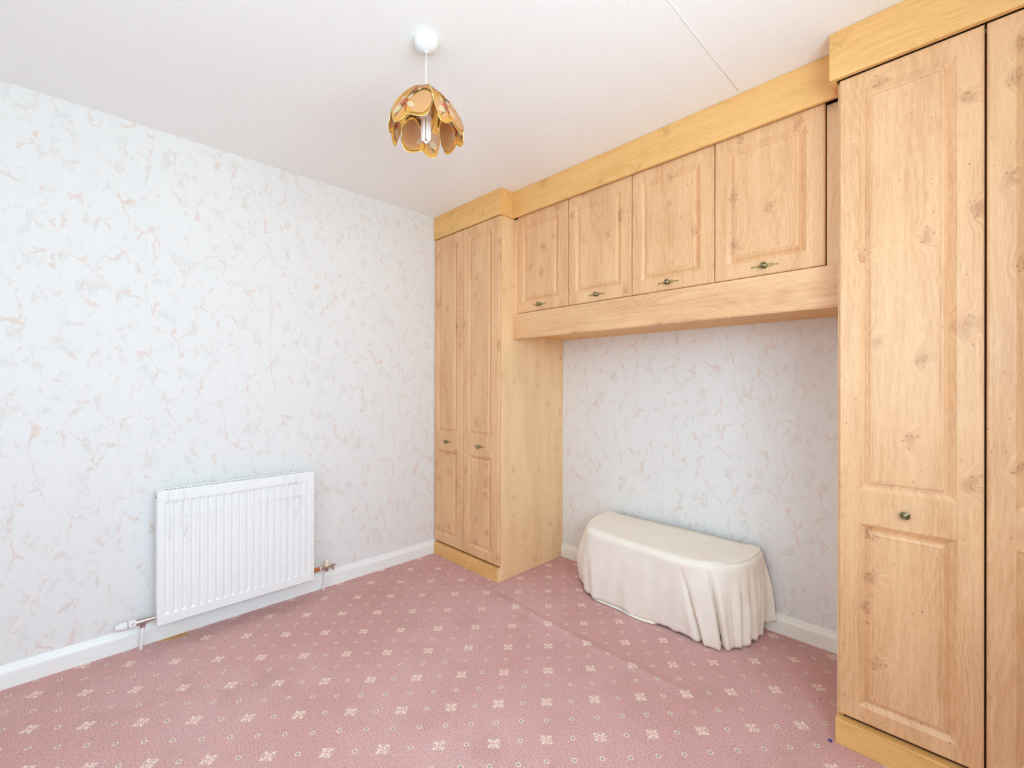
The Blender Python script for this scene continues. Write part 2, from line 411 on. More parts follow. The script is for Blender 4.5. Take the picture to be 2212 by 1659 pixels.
# raised joint between two ceiling boards
bm = bmesh.new(); tube(bm, [(2.012, YF+0.01, H), (2.016, -1.6, H), (2.021, -1.0, H), (2.024, -0.53, H)], 0.0016, 8)
link('board_joint', bm, M['ceiling'], ceil, smooth=True)
bm = bmesh.new(); box(bm, -0.1, 0, YF-0.12, 0.1, -0.05, H+0.1); struct(link('wall_left', bm, M['wall']))
bm = bmesh.new(); box(bm, 0, XR+0.12, 0, 0.1, -0.05, H+0.1); struct(link('wall_back', bm, M['wall']))
def holed_wall(name, side, a, b, z0, z1):
    bm = bmesh.new()
    if side == 'R':
        for y0, y1, c0, c1 in ((YF-0.12, a, 0, H), (b, 0, 0, H), (a, b, 0, z0), (a, b, z1, H)): box(bm, XR, XR+0.25, y0, y1, c0, c1)
    else:
        for x0, x1, c0, c1 in ((0, a, 0, H), (b, XR+0.25, 0, H), (a, b, 0, z0), (a, b, z1, H)): box(bm, x0, x1, YF-0.25, YF, c0, c1)
    return struct(link(name, bm, M['wall']))
def window(name, side, a, b, z0, z1):
    P = lambda u, d, z: (XR+d, u, z) if side == 'R' else (u, YF-d, z)
    def bar(bm, u0, u1, d0, d1, c0, c1):
        p, q = P(u0, d0, c0), P(u1, d1, c1)
        box(bm, min(p[0], q[0]), max(p[0], q[0]), min(p[1], q[1]), max(p[1], q[1]), c0, c1, 0.004)
    bm = bmesh.new(); m = (a+b)/2; t = 0.05
    for u0, u1, c0, c1 in ((a, a+t, z0, z1), (b-t, b, z0, z1), (a+t, b-t, z0, z0+t), (a+t, b-t, z1-t, z1), (m-0.03, m+0.03, z0+t, z1-t)): bar(bm, u0, u1, 0.15, 0.21, c0, c1)
    w = struct(link(name, bm, M['gloss_white']))
    bm = bmesh.new(); bar(bm, a-0.04, b+0.04, -0.04, 0.15, z0-0.025, z0); link('window_sill', bm, M['gloss_white'], w)
    for u0, u1 in ((a+t, m-0.03), (m+0.03, b-t)):
        bm = bmesh.new(); p, q = P(u0, 0.178, z0+t), P(u1, 0.182, z1-t)
        box(bm, min(p[0], q[0]), max(p[0], q[0]), min(p[1], q[1]), max(p[1], q[1]), z0+t, z1-t); link('pane', bm, M['glass'], w)
for k, (side, a, b, z0, z1) in enumerate(WINS):
    holed_wall('wall_right' if side == 'R' else 'wall_front', side, a, b, z0, z1)
    window('window_%d' % (k+1), side, a, b, z0, z1)
if len(WINS) == 1:
    bm = bmesh.new(); box(bm, 0, XR, YF-0.12, YF, 0, H); struct(link('wall_front', bm, M['wall']))

def skirting(name, p0, p1, nrm, mat):
    """profile: 0.0905 high, 18 mm thick, with a chamfered and rounded top"""
    p0, p1, nrm = Vector(p0), Vector(p1), Vector(nrm); bm = bmesh.new()
    prof = [(0, -0.01), (0.018, -0.01), (0.018, 0.060), (0.0165, 0.066), (0.012, 0.074), (0.008, 0.086), (0.005, 0.0905), (0, 0.0905)]
    A = [bm.verts.new(p0+nrm*d+Vector((0, 0, z))) for d, z in prof]; B = [bm.verts.new(p1+nrm*d+Vector((0, 0, z))) for d, z in prof]
    for i in range(len(prof)): j = (i+1) % len(prof); bm.faces.new((A[i], A[j], B[j], B[i]))
    bm.faces.new(A); bm.faces.new(B[::-1])
    return struct(link(name, bm, mat))
skirting('baseboard_left', (0, YF, 0), (0, -0.595, 0), (1, 0, 0), M['gloss_white'])
skirting('baseboard_back', (0.6895, 0, 0), (2.362, 0, 0), (0, -1, 0), M['skirting'])
skirting('baseboard_front', (0.018, YF, 0), (XR, YF, 0), (0, 1, 0), M['gloss_white'])
skirting('baseboard_right', (XR, YF+0.018, 0), (XR, -0.62, 0), (-1, 0, 0), M['gloss_white'])

# ------------------------------------------------------------------ fitted cupboards
PROF = [(0.0, 0.0), (0.0010, 0.0012), (0.0162, 0.0108), (0.0176, 0.0112), (0.0184, 0.0084), (0.0205, 0.0088), (0.0213, 0.0064), (0.0232, 0.0068), (0.0265, 0.0040), (0.0330, 0.0016), (0.0355, 0.0024), (0.0362, 0.0010)]
def door_mesh(w, h, panels, t=0.018):
    """door in local coordinates: x 0..w, z 0..h, front face at y=0, back at y=t.  panels: (x0,x1,z0,z1)"""
    bm = bmesh.new()
    # rounded outer edge: front ring, quarter round, back ring
    ring = [(0.0055, 0.0), (0.0050, 0.0010), (0.0030, 0.0016), (0.0010, 0.0035), (0.0, 0.007), (0.0, t)]
    loops = []
    for ins, d in ring:
        loops.append([bm.verts.new(c) for c in ((ins, d, ins), (w-ins, d, ins), (w-ins, d, h-ins), (ins, d, h-ins))])
    for A, B in zip(loops, loops[1:]):
        for i in range(4): j = (i+1) % 4; bm.faces.new((A[i], A[j], B[j], B[i]))
    bm.faces.new(loops[-1])
    e = 0.0055
    px0, px1 = panels[0][0], panels[0][1]
    zs = [e]
    for p in sorted(panels, key=lambda q: q[2]): zs += [p[2], p[3]]
    zs.append(h-e)
    xs = [e, px0, px1, w-e]
    G = {}
    def V(i, k):
        if (i, k) not in G: G[(i, k)] = bm.verts.new((xs[i], 0, zs[k]))
        return G[(i, k)]
    for i in range(3):
        for k in range(len(zs)-1):
            q = (V(i, k), V(i+1, k), V(i+1, k+1), V(i, k+1))
            if i == 1 and k % 2 == 1:
                prev = list(q); x0, x1, z0, z1 = xs[1], xs[2], zs[k], zs[k+1]
                for ins, d in PROF[1:]:
                    cur = [bm.verts.new(c) for c in ((x0+ins, d, z0+ins), (x1-ins, d, z0+ins), (x1-ins, d, z1-ins), (x0+ins, d, z1-ins))]
                    for a in range(4): b = (a+1) % 4; bm.faces.new((prev[a], prev[b], cur[b], cur[a]))
                    prev = cur
                bm.faces.new(prev)
            else: bm.faces.new(q)
    bmesh.ops.remove_doubles(bm, verts=bm.verts[:], dist=1e-5)
    return bm
def pull(parent, x, z, y, plate=True):
    """turned knob on a pierced brass back plate; y = door face"""
    bm = bmesh.new()
    lathe(bm, (0, 0, 0), (0, -1, 0), [(0, 0.0075), (0.002, 0.0072), (0.004, 0.005), (0.009, 0.0045), (0.012, 0.007), (0.0145, 0.0120), (0.0165, 0.0128), (0.0180, 0.0122), (0.0185, 0.0108), (0.0178, 0.0098), (0.0190, 0.0092), (0.0195, 0.0076), (0.0188, 0.0068), (0.0205, 0.0056), (0.0215, 0.003), (0.0218, 0)], 28)
    for f in bm.faces: f.material_index = 0
    n0 = len(bm.faces)
    if plate:
        lathe(bm, (0, 0, 0), (0, -1, 0), [(0, 0.011), (0.0018, 0.0105), (0.0022, 0.009), (0.0022, 0)], 24)
        for s in (-1, 1):
            c1, r1 = 0.0155*s, 0.0050
            tube(bm, [(c1+r1*math.cos(a), -0.0012, r1*math.sin(a)) for a in [2*PI*i/16 for i in range(16)]], 0.0011, 6, closed=True)
            pts = []
            for i in range(16):
                a = 2*PI*i/16; xx = math.cos(a); zz = math.sin(a)*(0.0040 if xx < 0 else 0.0040*(1-0.55*xx))
                pts.append(((0.0265+0.0068*xx)*s, -0.0012, zz))
            tube(bm, pts, 0.0010, 6, closed=True)
            box(bm, min(0.032*s, 0.043*s), max(0.032*s, 0.043*s), -0.0020, 0, -0.0015, 0.0015, 0.0004)
            a = [bm.verts.new((0.0445*s+dx*s, yy, dz)) for yy in (0, -0.0018) for dx, dz in ((-0.0055, 0), (0, -0.0042), (0.0062, 0), (0, 0.0042))]
            for f in ((0, 1, 2, 3), (7, 6, 5, 4), (0, 4, 5, 1), (1, 5, 6, 2), (2, 6, 7, 3), (3, 7, 4, 0)): bm.faces.new([a[i] for i in f])
        bm.faces.ensure_lookup_table()
        for f in bm.faces[n0:]: f.material_index = 1
    o = link('handle', bm, [M['knob'], M['brass']], parent, loc=(x, y, z))
    smooth_by_angle(o, 50); return o
def door(parent, x0, x1, z0, z1, yf, panels, knob, plate=True):
    """world extents; panels and knob in world coordinates"""
    bm = door_mesh(x1-x0, z1-z0, [(a-x0, b-x0, c-z0, d-z0) for a, b, c, d in panels])
    o = link('door', bm, M['door'], parent, loc=Vector((x0, yf, z0))-parent.location)
    if knob: pull(o, knob[0]-x0, knob[1]-z0, 0.0, plate)
    return o

# --- narrow wardrobe in the corner
WL = thing('fitted_wardrobe', 'narrow two-door knotty oak wardrobe fitted in the far corner beside the radiator wall', 'wardrobe', (0.0, 0, 0))
yd = -0.6123
boxo('side_panel', (0.671, 0.6894, -0.594, 0.0, 0.0, 2.24), M['oak'], WL)
boxo('side_panel', (0.001, 0.018, -0.594, 0.0, 0.0, 2.24), M['oak'], WL)
boxo('back_panel', (0.018, 0.671, -0.02, -0.002, 0.0, 2.24), M['oak'], WL)
boxo('top_panel', (0.018, 0.671, -0.592, -0.02, 2.222, 2.24), M['oak'], WL)
boxo('door_gap_shade', (0.018, 0.671, -0.590, -0.58, 0.06, 2.222), M['gap'], WL, 0)  # added dark sheet standing in for shade behind the door gaps
boxo('plinth', (0.0185, 0.684, -0.623, -0.592, 0.0, 0.0835), M['oak_h'], WL)
boxo('plinth_end', (0.6845, 0.6894, -0.623, -0.594, 0.0, 0.0835), M['oak'], WL)
for x0, x1, a, b, k in ((0.003, 0.3315, 0.044, 0.267, 0.1575), (0.3345, 0.6855, 0.388, 0.614, 0.503)):
    door(WL, x0, x1, 0.094, 2.2365, yd, [(a, b, 0.152, 0.747), (a, b, 0.871, 2.178)], (k-0.0, 0.8075))
boxo('cornice', (0.001, 0.7028, -0.6182, -0.600, 2.2397, H-0.0005), M['oak_h'], WL)
c = boxo('cornice_return', (0.6848, 0.7030, -0.600, -0.5145, 2.2397, H-0.0005), M['oak_h'], WL)

# --- bridging cupboards over the bed space
BR = thing('overbed_cupboard', 'row of four wall cupboards bridging between the two oak wardrobes above the bare papered wall', 'cupboard', (0.6896, 0, 1.4874))
yb = -0.4894
boxo('filler_strip', (0.6896, 0.7165, -0.482, -0.464, 1.6416, 2.24), M['oak'], BR)
boxo('filler_strip', (2.311, 2.3595, -0.474, -0.456, 1.6416, 2.24), M['oak'], BR)
boxo('cupboard_gap_shade', (0.7165, 2.311, -0.4712, -0.455, 1.6416, 2.24), M['gap'], BR, 0)  # added dark sheet, paints the shade between the cupboard doors
XD = [0.7175, 1.1155, 1.5135, 1.9125, 2.3095]
for k in range(4):
    a, b = XD[k]+0.0012, XD[k+1]-0.0012
    pa, pb = a+0.0500, b-0.0585+0.0
    if k == 0: pa, pb = 0.764, 1.045
    mid = (0.9035, 1.308, 1.703, 2.108)[k]
    door(BR, a, b, 1.646, 2.2463, yb, [(pa, pb, 1.708, 2.191)], (mid, 1.6815))
# pelmet with a rounded lower edge
bm = bmesh.new(); L = 2.3620-0.6896
pr = [(0.018, 0.0), (0.0055, 0.0), (0.003, 0.0010), (0.0010, 0.0032), (0.0004, 0.0060), (0.0013, 0.0072), (0.0, 0.0082), (0.0, 0.1542), (0.018, 0.1542)]
A = [bm.verts.new((0, d, z)) for d, z in pr]; B = [bm.verts.new((L, d, z)) for d, z in pr]
for i in range(len(pr)): j = (i+1) % len(pr); bm.faces.new((A[i], A[j], B[j], B[i]))
bm.faces.new(A); bm.faces.new(B[::-1])
link('pelmet', bm, M['door_h'], BR, loc=Vector((0.6896, -0.4964, 1.4874))-BR.location)
boxo('bottom_panel', (0.6896, 2.3620, -0.478, 0.0, 1.5152, 1.5332), M['oak_h'], BR)
boxo('cornice', (0.6896, 2.3610, -0.5145, -0.4965, 2.2391, H-0.0005), M['oak_h'], BR)
boxo('top_panel', (0.7165, 2.311, -0.4545, -0.003, 2.222, 2.2385), M['oak'], BR)

# --- tall wardrobe at the right
WR = thing('fitted_wardrobe', 'tall oak wardrobe in the right foreground with a plain round knob', 'wardrobe', (2.3625, 0, 0))
yr = -0.6043
boxo('side_panel', (2.3625, 2.3800, -0.585, 0.0, 0.0, 2.24), M['oak'], WR)
boxo('side_panel', (3.0600, 3.0780, -0.585, 0.0, 0.0, 2.24), M['oak'], WR)
boxo('door_gap_shade', (2.380, 3.060, -0.583, -0.573, 0.06, 2.222), M['gap'], WR, 0)  # added dark sheet, shade in the gaps of these doors
boxo('top_panel', (2.380, 3.060, -0.573, -0.003, 2.222, 2.24), M['oak'], WR)
boxo('plinth', (2.3630, 3.0780, -0.623, -0.586, 0.0, 0.0835), M['oak_h'], WR)
door(WR, 2.3690, 2.7075, 0.094, 2.2385, yr, [(2.4225, 2.6515, 0.146, 0.749), (2.4225, 2.6515, 0.859, 2.178)], (2.5385, 0.8000), plate=False)
door(WR, 2.7115, 3.0600, 0.094, 2.2385, yr, [(2.7680, 3.0050, 0.146, 0.749), (2.7680, 3.0050, 0.859, 2.178)], (2.886, 0.8000), plate=False)
boxo('cornice', (2.3435, 3.0780, -0.6225, -0.6050, 2.2397, H-0.0005), M['oak_h'], WR)
boxo('cornice_return', (2.3435, 2.3610, -0.6050, -0.5150, 2.2397, H-0.0005), M['oak_h'], WR)
boxo('filler_strip', (3.0785, XR-0.0005, -0.600, -0.582, 0.0, H-0.0005), M['oak'], WR)

# ------------------------------------------------------------------ radiator
RX0, RX1, RY0, RY1, RZ0, RZ1 = 0.037, 0.104, -2.1835, -1.4880, 0.104, 0.714
RAD = thing('radiator', 'white panel radiator with vertical flutes under a wire airer on the papered wall', 'radiator', (RX0, RY0, RZ0))
def loc_r(o): o.location = Vector(o.location) - RAD.location; return o
# fluted front panel
bm = bmesh.new(); NF = 20; y_in0, y_in1 = RY0+0.020, RY1-0.017; pitch = (y_in1-y_in0)/NF; zt, zb = RZ1-0.052, RZ0+0.042
ys = [RY0]; us = []
cells = []
for k in range(NF):
    c = y_in0+pitch*(k+0.5); cells.append(c)
def rectv(y0, y1, z0, z1, x): return [bm.verts.new(c) for c in ((x, y0, z0), (x, y1, z0), (x, y1, z1), (x, y0, z1))]
hw = 0.0095
ys = [RY0+0.008]
for c in cells: ys += [c-hw, c+hw]
ys.append(RY1-0.008)
zs = [RZ0+0.008, zb, zt, RZ1-0.008]
G = {}
def V(i, k):
    if (i, k) not in G: G[(i, k)] = bm.verts.new((RX1, ys[i], zs[k]))
    return G[(i, k)]
for i in range(len(ys)-1):
    for k in range(3):
        q = [V(i, k), V(i+1, k), V(i+1, k+1), V(i, k+1)]
        if k == 1 and i % 2 == 1:
            y0, y1, z0, z1 = ys[i], ys[i+1], zs[1], zs[2]
            inn = rectv(y0+0.0055, y1-0.0055, z0+0.010, z1-0.006, RX1-0.0055)
            for a in range(4): b = (a+1) % 4; bm.faces.new((q[a], q[b], inn[b], inn[a]))
            bm.faces.new(inn)
        else: bm.faces.new(q)
# pressed border and returned edge
lo = [RZ0+0.008, RZ1-0.008]
prev = [V(0, 0), V(len(ys)-1, 0), V(len(ys)-1, 3), V(0, 3)]
bnd0 = [V(i, 0) for i in range(len(ys))]; bnd1 = [V(i, 3) for i in range(len(ys))]
def ringv(ins, x): return [bm.verts.new(c) for c in ((x, RY0+ins, RZ0+ins), (x, RY1-ins, RZ0+ins), (x, RY1-ins, RZ1-ins), (x, RY0+ins, RZ1-ins))]
R1 = ringv(0.0065, RX1-0.0022)
bm.faces.new(bnd0[::-1]+[R1[0], R1[1]][0:0]+[R1[0], R1[1]]) if False else None
bm.faces.new(bnd0+[R1[1], R1[0]]); bm.faces.new(bnd1[::-1]+[R1[3], R1[2]])
bm.faces.new((V(0, 0), R1[0], R1[3], V(0, 3), V(0, 2), V(0, 1))); n_ = len(ys)-1
bm.faces.new((V(n_, 0), V(n_, 1), V(n_, 2), V(n_, 3), R1[2], R1[1]))
for ins, x in ((0.0045, RX1-0.0022), (0.0030, RX1), (0.0012, RX1-0.0006), (0.0, RX1-0.0025), (0.0, RX1-0.012)):
    R2 = ringv(ins, x)
    for a in range(4): b = (a+1) % 4; bm.faces.new((R1[a], R1[b], R2[b], R2[a]))
    R1 = R2
bm.faces.new(R1)
loc_r(link('front_panel', bm, M['radiator'], RAD))
bm = bmesh.new(); box(bm, RX0, RX0+0.010, RY0, RY1, RZ0, RZ1, 0.002); loc_r(link('rear_panel', bm, M['radiator'], RAD))
for y0, y1 in ((RY0+0.001, RY0+0.0035), (RY1-0.0035, RY1-0.001)):
    bm = bmesh.new(); box(bm, RX0+0.010, RX1-0.012, y0, y1, RZ0+0.02, RZ1-0.002, 0.0008); loc_r(link('end_panel', bm, M['radiator'], RAD))
# convector fins inside, coloured darker to put shade into the grille slots
bm = bmesh.new()
for k in range(40):
    y = RY0+0.03+(RY1-RY0-0.06)*k/39; box(bm, RX0+0.012, RX1-0.014, y-0.0006, y+0.0006, RZ0+0.05, RZ1-0.03)
f = loc_r(link('convector_fins', bm, M['radiator_shade'], RAD)); f['kind'] = 'stuff'
# top grille: two rails and cross slats with open slots between
bm = bmesh.new(); gx0, gx1 = RX0+0.0, RX1-0.008
ztop = RZ1-0.0015
box(bm, gx0, gx0+0.011, RY0+0.004, RY1-0.004, ztop-0.004, ztop, 0.0008); box(bm, gx1-0.010, gx1, RY0+0.004, RY1-0.004, ztop-0.004, ztop, 0.0008)
box(bm, gx0+0.011, gx1-0.010, RY0+0.004, RY0+0.034, ztop-0.004, ztop); box(bm, gx0+0.011, gx1-0.010, RY1-0.018, RY1-0.004, ztop-0.004, ztop)
grille = loc_r(link('top_grille', bm, M['radiator'], RAD))
NS = 46; sy0, sy1 = RY0+0.034, RY1-0.018; pitch = (sy1-sy0)/NS; me = None
for k in range(1, NS):
    y = sy0+pitch*k
    if me is None:
        bm = bmesh.new(); box(bm, 0, gx1-gx0-0.021, -0.0036, 0.0036, -0.003, 0, 0.0)
        s_ = link('slat', bm, M['radiator'], grille); me = s_.data
    else: s_ = bpy.data.objects.new('slat', me); COL.objects.link(s_); s_.parent = grille
    s_.location = Vector((gx0+0.0105, y, ztop-0.0003))
# air vent at the top left corner, blanking plug right
bm = bmesh.new(); lathe(bm, (RX0+0.036, RY0+0.002, RZ1-0.026), (0, -1, 0), [(0, 0.0095), (0.004, 0.0095), (0.005, 0.008), (0.0052, 0.005), (0.003, 0.0045), (0.003, 0)], 20)
loc_r(link('air_vent', bm, M['chrome'], RAD, smooth=True))

# thermostatic valve at the left foot of the radiator
TV = thing('thermostatic_valve', 'white radiator thermostat head on a chrome valve, left of the radiator', 'valve', (0.065, -2.245, 0.0))
def loc_t(o, t): o.location = Vector(o.location)-t.location; return o
zv = 0.132
bm = bmesh.new(); lathe(bm, (0.065, RY0+0.004, zv), (0, -1, 0), [(0, 0.0075), (0.010, 0.0075), (0.010, 0.0105), (0.024, 0.0110), (0.0245, 0.0085), (0.028, 0.0085), (0.028, 0.0125), (0.046, 0.0130), (0.0465, 0.0105), (0.048, 0.0105), (0.048, 0.0135), (0.060, 0.0138), (0.0605, 0.011), (0.062, 0.011), (0.062, 0.0145), (0.076, 0.0150), (0.0765, 0.008), (0.078, 0)], 24)
lathe(bm, (0.065, -2.229, zv), (0, 0, -1), [(0, 0.010), (0.014, 0.010), (0.014, 0.0115), (0.026, 0.0115), (0.027, 0.008), (0.027, 0)], 6)
smooth_by_angle(loc_t(link('valve_body', bm, M['chrome'], TV), TV), 30)
bm = bmesh.new(); lathe(bm, (0.065, -2.253, zv), (0, -1, 0), [(0, 0.017), (0.0005, 0.0185), (0.026, 0.0190), (0.0265, 0.018), (0.0265, 0)], 28)
col_ = smooth_by_angle(loc_t(link('collar', bm, M['plastic'], TV), TV), 30)
bm = bmesh.new(); rr = 0.0040
tube(bm, [(0.065+0.0187*math.cos(0.35+a_), -2.264+b_, zv+0.0187*math.sin(0.35+a_)) for a_, b_ in [(0.19*math.cos(q), rr*math.sin(q)) for q in [2*PI*i/14 for i in range(14)]]], 0.0009, 6, closed=True)
r_ = link('red_ring', bm, M['red'], col_)
bm = bmesh.new()
for k in range(24):
    a0 = 2*PI*k/24
prof = [(0.0, 0.0165), (0.002, 0.0178), (0.012, 0.0180), (0.024, 0.0168), (0.034, 0.0150), (0.040, 0.0135), (0.0415, 0.0105), (0.0395, 0.009), (0.0395, 0)]
d0 = Vector((0.065, -2.2815, zv)); n = 48; rings = []
for h, r in prof:
    rings.append([bm.verts.new(d0+Vector((0, -h, 0))+(r*(1-(0.05 if (i % 4) == 0 and 0.003 < h < 0.036 else 0)))*Vector((math.cos(2*PI*i/n), 0, math.sin(2*PI*i/n)))) for i in range(n)] if r > 0 else [bm.verts.new(d0+Vector((0, -h, 0)))])
for A, B in zip(rings, rings[1:]):
    for i in range(n):
        j = (i+1) % n
        bm.faces.new((A[i], A[j], B[j], B[i]) if len(B) > 1 else (A[i], A[j], B[0]))
smooth_by_angle(loc_t(link('thermostat_head', bm, M['plastic'], TV), TV), 40)
bm = bmesh.new(); cyl(bm, (0.065, -2.2790, zv), (0.065, -2.2822, zv), 0.0150); loc_t(link('dial_gap', bm, M['groove'], TV, smooth=False), TV)
bm = bmesh.new(); tube(bm, [(0.065, -2.229, 0.112), (0.064, -2.229, 0.08), (0.058, -2.231, 0.045), (0.050, -2.233, 0.015), (0.048, -2.234, -0.01)], 0.0075, 14); loc_t(link('pipe', bm, M['gloss_white'], TV, smooth=True), TV)

# lockshield valve with drain tap at the right foot
LV = thing('lockshield_valve', 'cream capped radiator valve with a drain tap on a copper tail, right of the radiator', 'valve', (0.065, -1.40, 0.0))
zv = 0.139
bm = bmesh.new(); cyl(bm, (0.065, RY1-0.006, zv), (0.065, -1.444, zv), 0.0115, n=20); loc_t(link('copper_tail', bm, M['copper'], LV, smooth=False), LV); smooth_by_angle(bpy.data.objects[LV.children[0].name], 40)
bm = bmesh.new(); cyl(bm, (0.065, -1.4445, zv), (0.065, -1.4385, zv), 0.0118, n=20); smooth_by_angle(loc_t(link('sealing_tape', bm, M['plastic'], LV), LV), 40)
bm = bmesh.new(); lathe(bm, (0.065, -1.439, zv), (0, 1, 0), [(0, 0.0095), (0.001, 0.0125), (0.015, 0.0125), (0.0155, 0.009), (0.018, 0.009), (0.018, 0.0105), (0.045, 0.0105), (0.046, 0.0075), (0.066, 0.0075), (0.067, 0.0095), (0.075, 0.0095), (0.0755, 0.006), (0.085, 0.006), (0.085, 0)], 18)
lathe(bm, (0.065, -1.404, zv), (0, 0, -1), [(0, 0.009), (0.012, 0.009), (0.012, 0.0105), (0.024, 0.0105), (0.025, 0.007), (0.025, 0)], 6)
lathe(bm, (0.068, -1.372, zv), (0.25, 0.15, -1), [(0, 0.006), (0.012, 0.006), (0.012, 0.0078), (0.020, 0.0078), (0.024, 0.0045), (0.024, 0)], 12)
smooth_by_angle(loc_t(link('valve_body', bm, M['chrome'], LV), LV), 30)
bm = bmesh.new(); lathe(bm, (0.065, -1.402, zv+0.006), (0, 0, 1), [(0, 0.0125), (0.003, 0.0130), (0.026, 0.0105), (0.033, 0.0100), (0.035, 0.0085), (0.035, 0.003), (0.031, 0.0028), (0.031, 0)], 24)
smooth_by_angle(loc_t(link('valve_cap', bm, M['cream_plastic'], LV), LV), 40)
bm = bmesh.new(); tube(bm, [(0.065, -1.404, 0.115), (0.063, -1.405, 0.09), (0.056, -1.409, 0.05), (0.048, -1.413, 0.015), (0.046, -1.414, -0.01)], 0.0072, 14); loc_t(link('pipe', bm, M['gloss_white'], LV, smooth=True), LV)

# wire airer hooked over the radiator
AR = thing('radiator_airer', 'white wire clothes airer hooked over the front of the radiator', 'airer', (RX1, -1.87, RZ1))
xo = lambda z: 0.1062+(0.714-z)/(0.714-0.592)*0.108
for y in (-2.142, -2.084, -1.648, -1.589):
    bm = bmesh.new(); pts = [(0.094, y, 0.700), (0.0945, y, 0.7165), (0.0985, y, 0.7185), (0.1055, y, 0.7165), (xo(0.66), y, 0.66), (xo(0.595), y, 0.595), (xo(0.592)-0.001, y, 0.590), (0.112, y, 0.497), (0.1085, y, 0.494), (0.1085, y, 0.4885)]
    tube(bm, pts, 0.0019, 8); loc_t(link('arm', bm, M['wire'], AR, smooth=True), AR)
for z in (0.672, 0.611):
    bm = bmesh.new(); cyl(bm, (xo(z)-0.001, -2.150, z), (xo(z)-0.001, -1.581, z), 0.0018, n=8); loc_t(link('rail', bm, M['wire'], AR, smooth=True), AR)

# ------------------------------------------------------------------ covered bench
def catmull(P, n, closed=False):
    out = []; N = len(P); rng = range(N) if closed else range(N-1)
    for i in rng:
        p0 = P[(i-1) % N] if closed else P[max(i-1, 0)]; p1 = P[i]; p2 = P[(i+1) % N]; p3 = P[(i+2) % N] if closed else P[min(i+2, N-1)]
        for k in range(n):
            t = k/n
            out.append(tuple(0.5*((2*b)+(c-a)*t+(2*a-5*b+4*c-d)*t*t+(-a+3*b-3*c+d)*t**3) for a, b, c, d in zip(p0, p1, p2, p3)))
    if not closed: out.append(tuple(P[-1]))
    return out
BZ = 0.402
# outline of the top, from the back left corner round the front to the back right; with it the outline at the hem and the hem's height
RIM = [ # top x, y, hem x, y, hem z
 (1.078, -0.024, 1.050, -0.050, 0.030),
 (1.078, -0.110, 1.022, -0.130, 0.012),
 (1.084, -0.180, 1.018, -0.190, 0.010),
 (1.110, -0.278, 1.062, -0.262, 0.012),
 (1.142, -0.338, 1.118, -0.330, 0.010),
 (1.194, -0.390, 1.200, -0.374, 0.012),
 (1.270, -0.412, 1.285, -0.378, 0.012),
 (1.350, -0.422, 1.370, -0.378, 0.016),
 (1.430, -0.428, 1.440, -0.384, 0.012),
 (1.510, -0.432, 1.530, -0.383, 0.010),
 (1.580, -0.436, 1.600, -0.374, 0.010),
 (1.640, -0.440, 1.662, -0.370, 0.009),
 (1.700, -0.444, 1.740, -0.372, 0.008),
 (1.755, -0.444, 1.812, -0.375, 0.007),
 (1.805, -0.436, 1.850, -0.384, 0.004),
 (1.848, -0.420, 1.890, -0.370, 0.002),
 (1.906, -0.382, 1.930, -0.325, 0.006),
 (1.950, -0.318, 1.960, -0.280, 0.006),
 (1.974, -0.250, 1.978, -0.215, 0.010),
 (1.980, -0.180, 1.980, -0.160, 0.016),
 (1.980, -0.130, 1.980, -0.122, 0.006),
 (1.978, -0.085, 1.992, -0.090, 0.004),
 (1.974, -0.055, 1.968, -0.055, 0.030),
 (1.962, -0.030, 2.034, -0.024, 0.058),
]
NSUB = 16
rim = catmull(RIM, NSUB)
N = len(rim)
def sstep(a, b, x): t = max(0, min(1, (x-a)/(b-a))); return t*t*(3-2*t)
# folds: centre (index along RIM), half width, depth (+ out, - in), how high the fold reaches (t from the top), skew
FOLDS = [(3.75, 0.20, -0.034, 0.03, -0.35), (2.6, 0.5, 0.020, 0.05, -0.3), (4.3, 0.35, 0.006, 0.1, 0), (5.3, 0.3, 0.007, 0.25, 0.2), (4.75, 0.22, -0.006, 0.25, 0.2),
         (8.0, 0.35, 0.006, 0.75, -0.3), (9.2, 0.5, -0.004, 0.5, 0.8),
         (13.05, 0.14, -0.034, 0.12, 0.75), (12.6, 0.35, 0.008, 0.2, 0.6), (13.5, 0.28, 0.010, 0.2, 0.5), (14.1, 0.25, -0.004, 0.3, 0.3),
         (15.35, 0.12, -0.050, 0.02, 0.35), (15.05, 0.22, 0.008, 0.06, 0.4), (15.7, 0.20, 0.012, 0.04, 0.3),
         (16.35, 0.16, -0.007, 0.15, 0.2), (16.8, 0.18, 0.009, 0.1, 0.2), (17.2, 0.13, -0.011, 0.08, 0.25), (17.6, 0.2, 0.010, 0.1, 0.2),
         (18.1, 0.16, -0.014, 0.05, 0.3), (18.6, 0.2, 0.011, 0.1, 0.3), (19.05, 0.13, -0.018, 0.1, 0.3), (19.5, 0.2, 0.010, 0.1, 0.3), (20.0, 0.16, -0.014, 0.1, 0.3), (20.5, 0.2, 0.008, 0.1, 0.2),
         (21.2, 0.2, -0.012, 0.1, 0.0), (21.9, 0.22, -0.028, 0.1, 0.0)]
def fold_off(u, t):
    s_ = 0.0
    for c, w, d, t0, sk in FOLDS:
        cc = c+sk*(t-1.0)*0.5
        g = math.exp(-((u-cc)/w)**2) if d > 0 else math.exp(-abs((u-cc)/w)**1.5)
        s_ += d*g*sstep(t0, min(1.0, t0+0.65), t)
    return s_
bm = bmesh.new(); rows = []
ctr = [(0.5*(1.12+1.93), -0.20)]
NT_ = 34
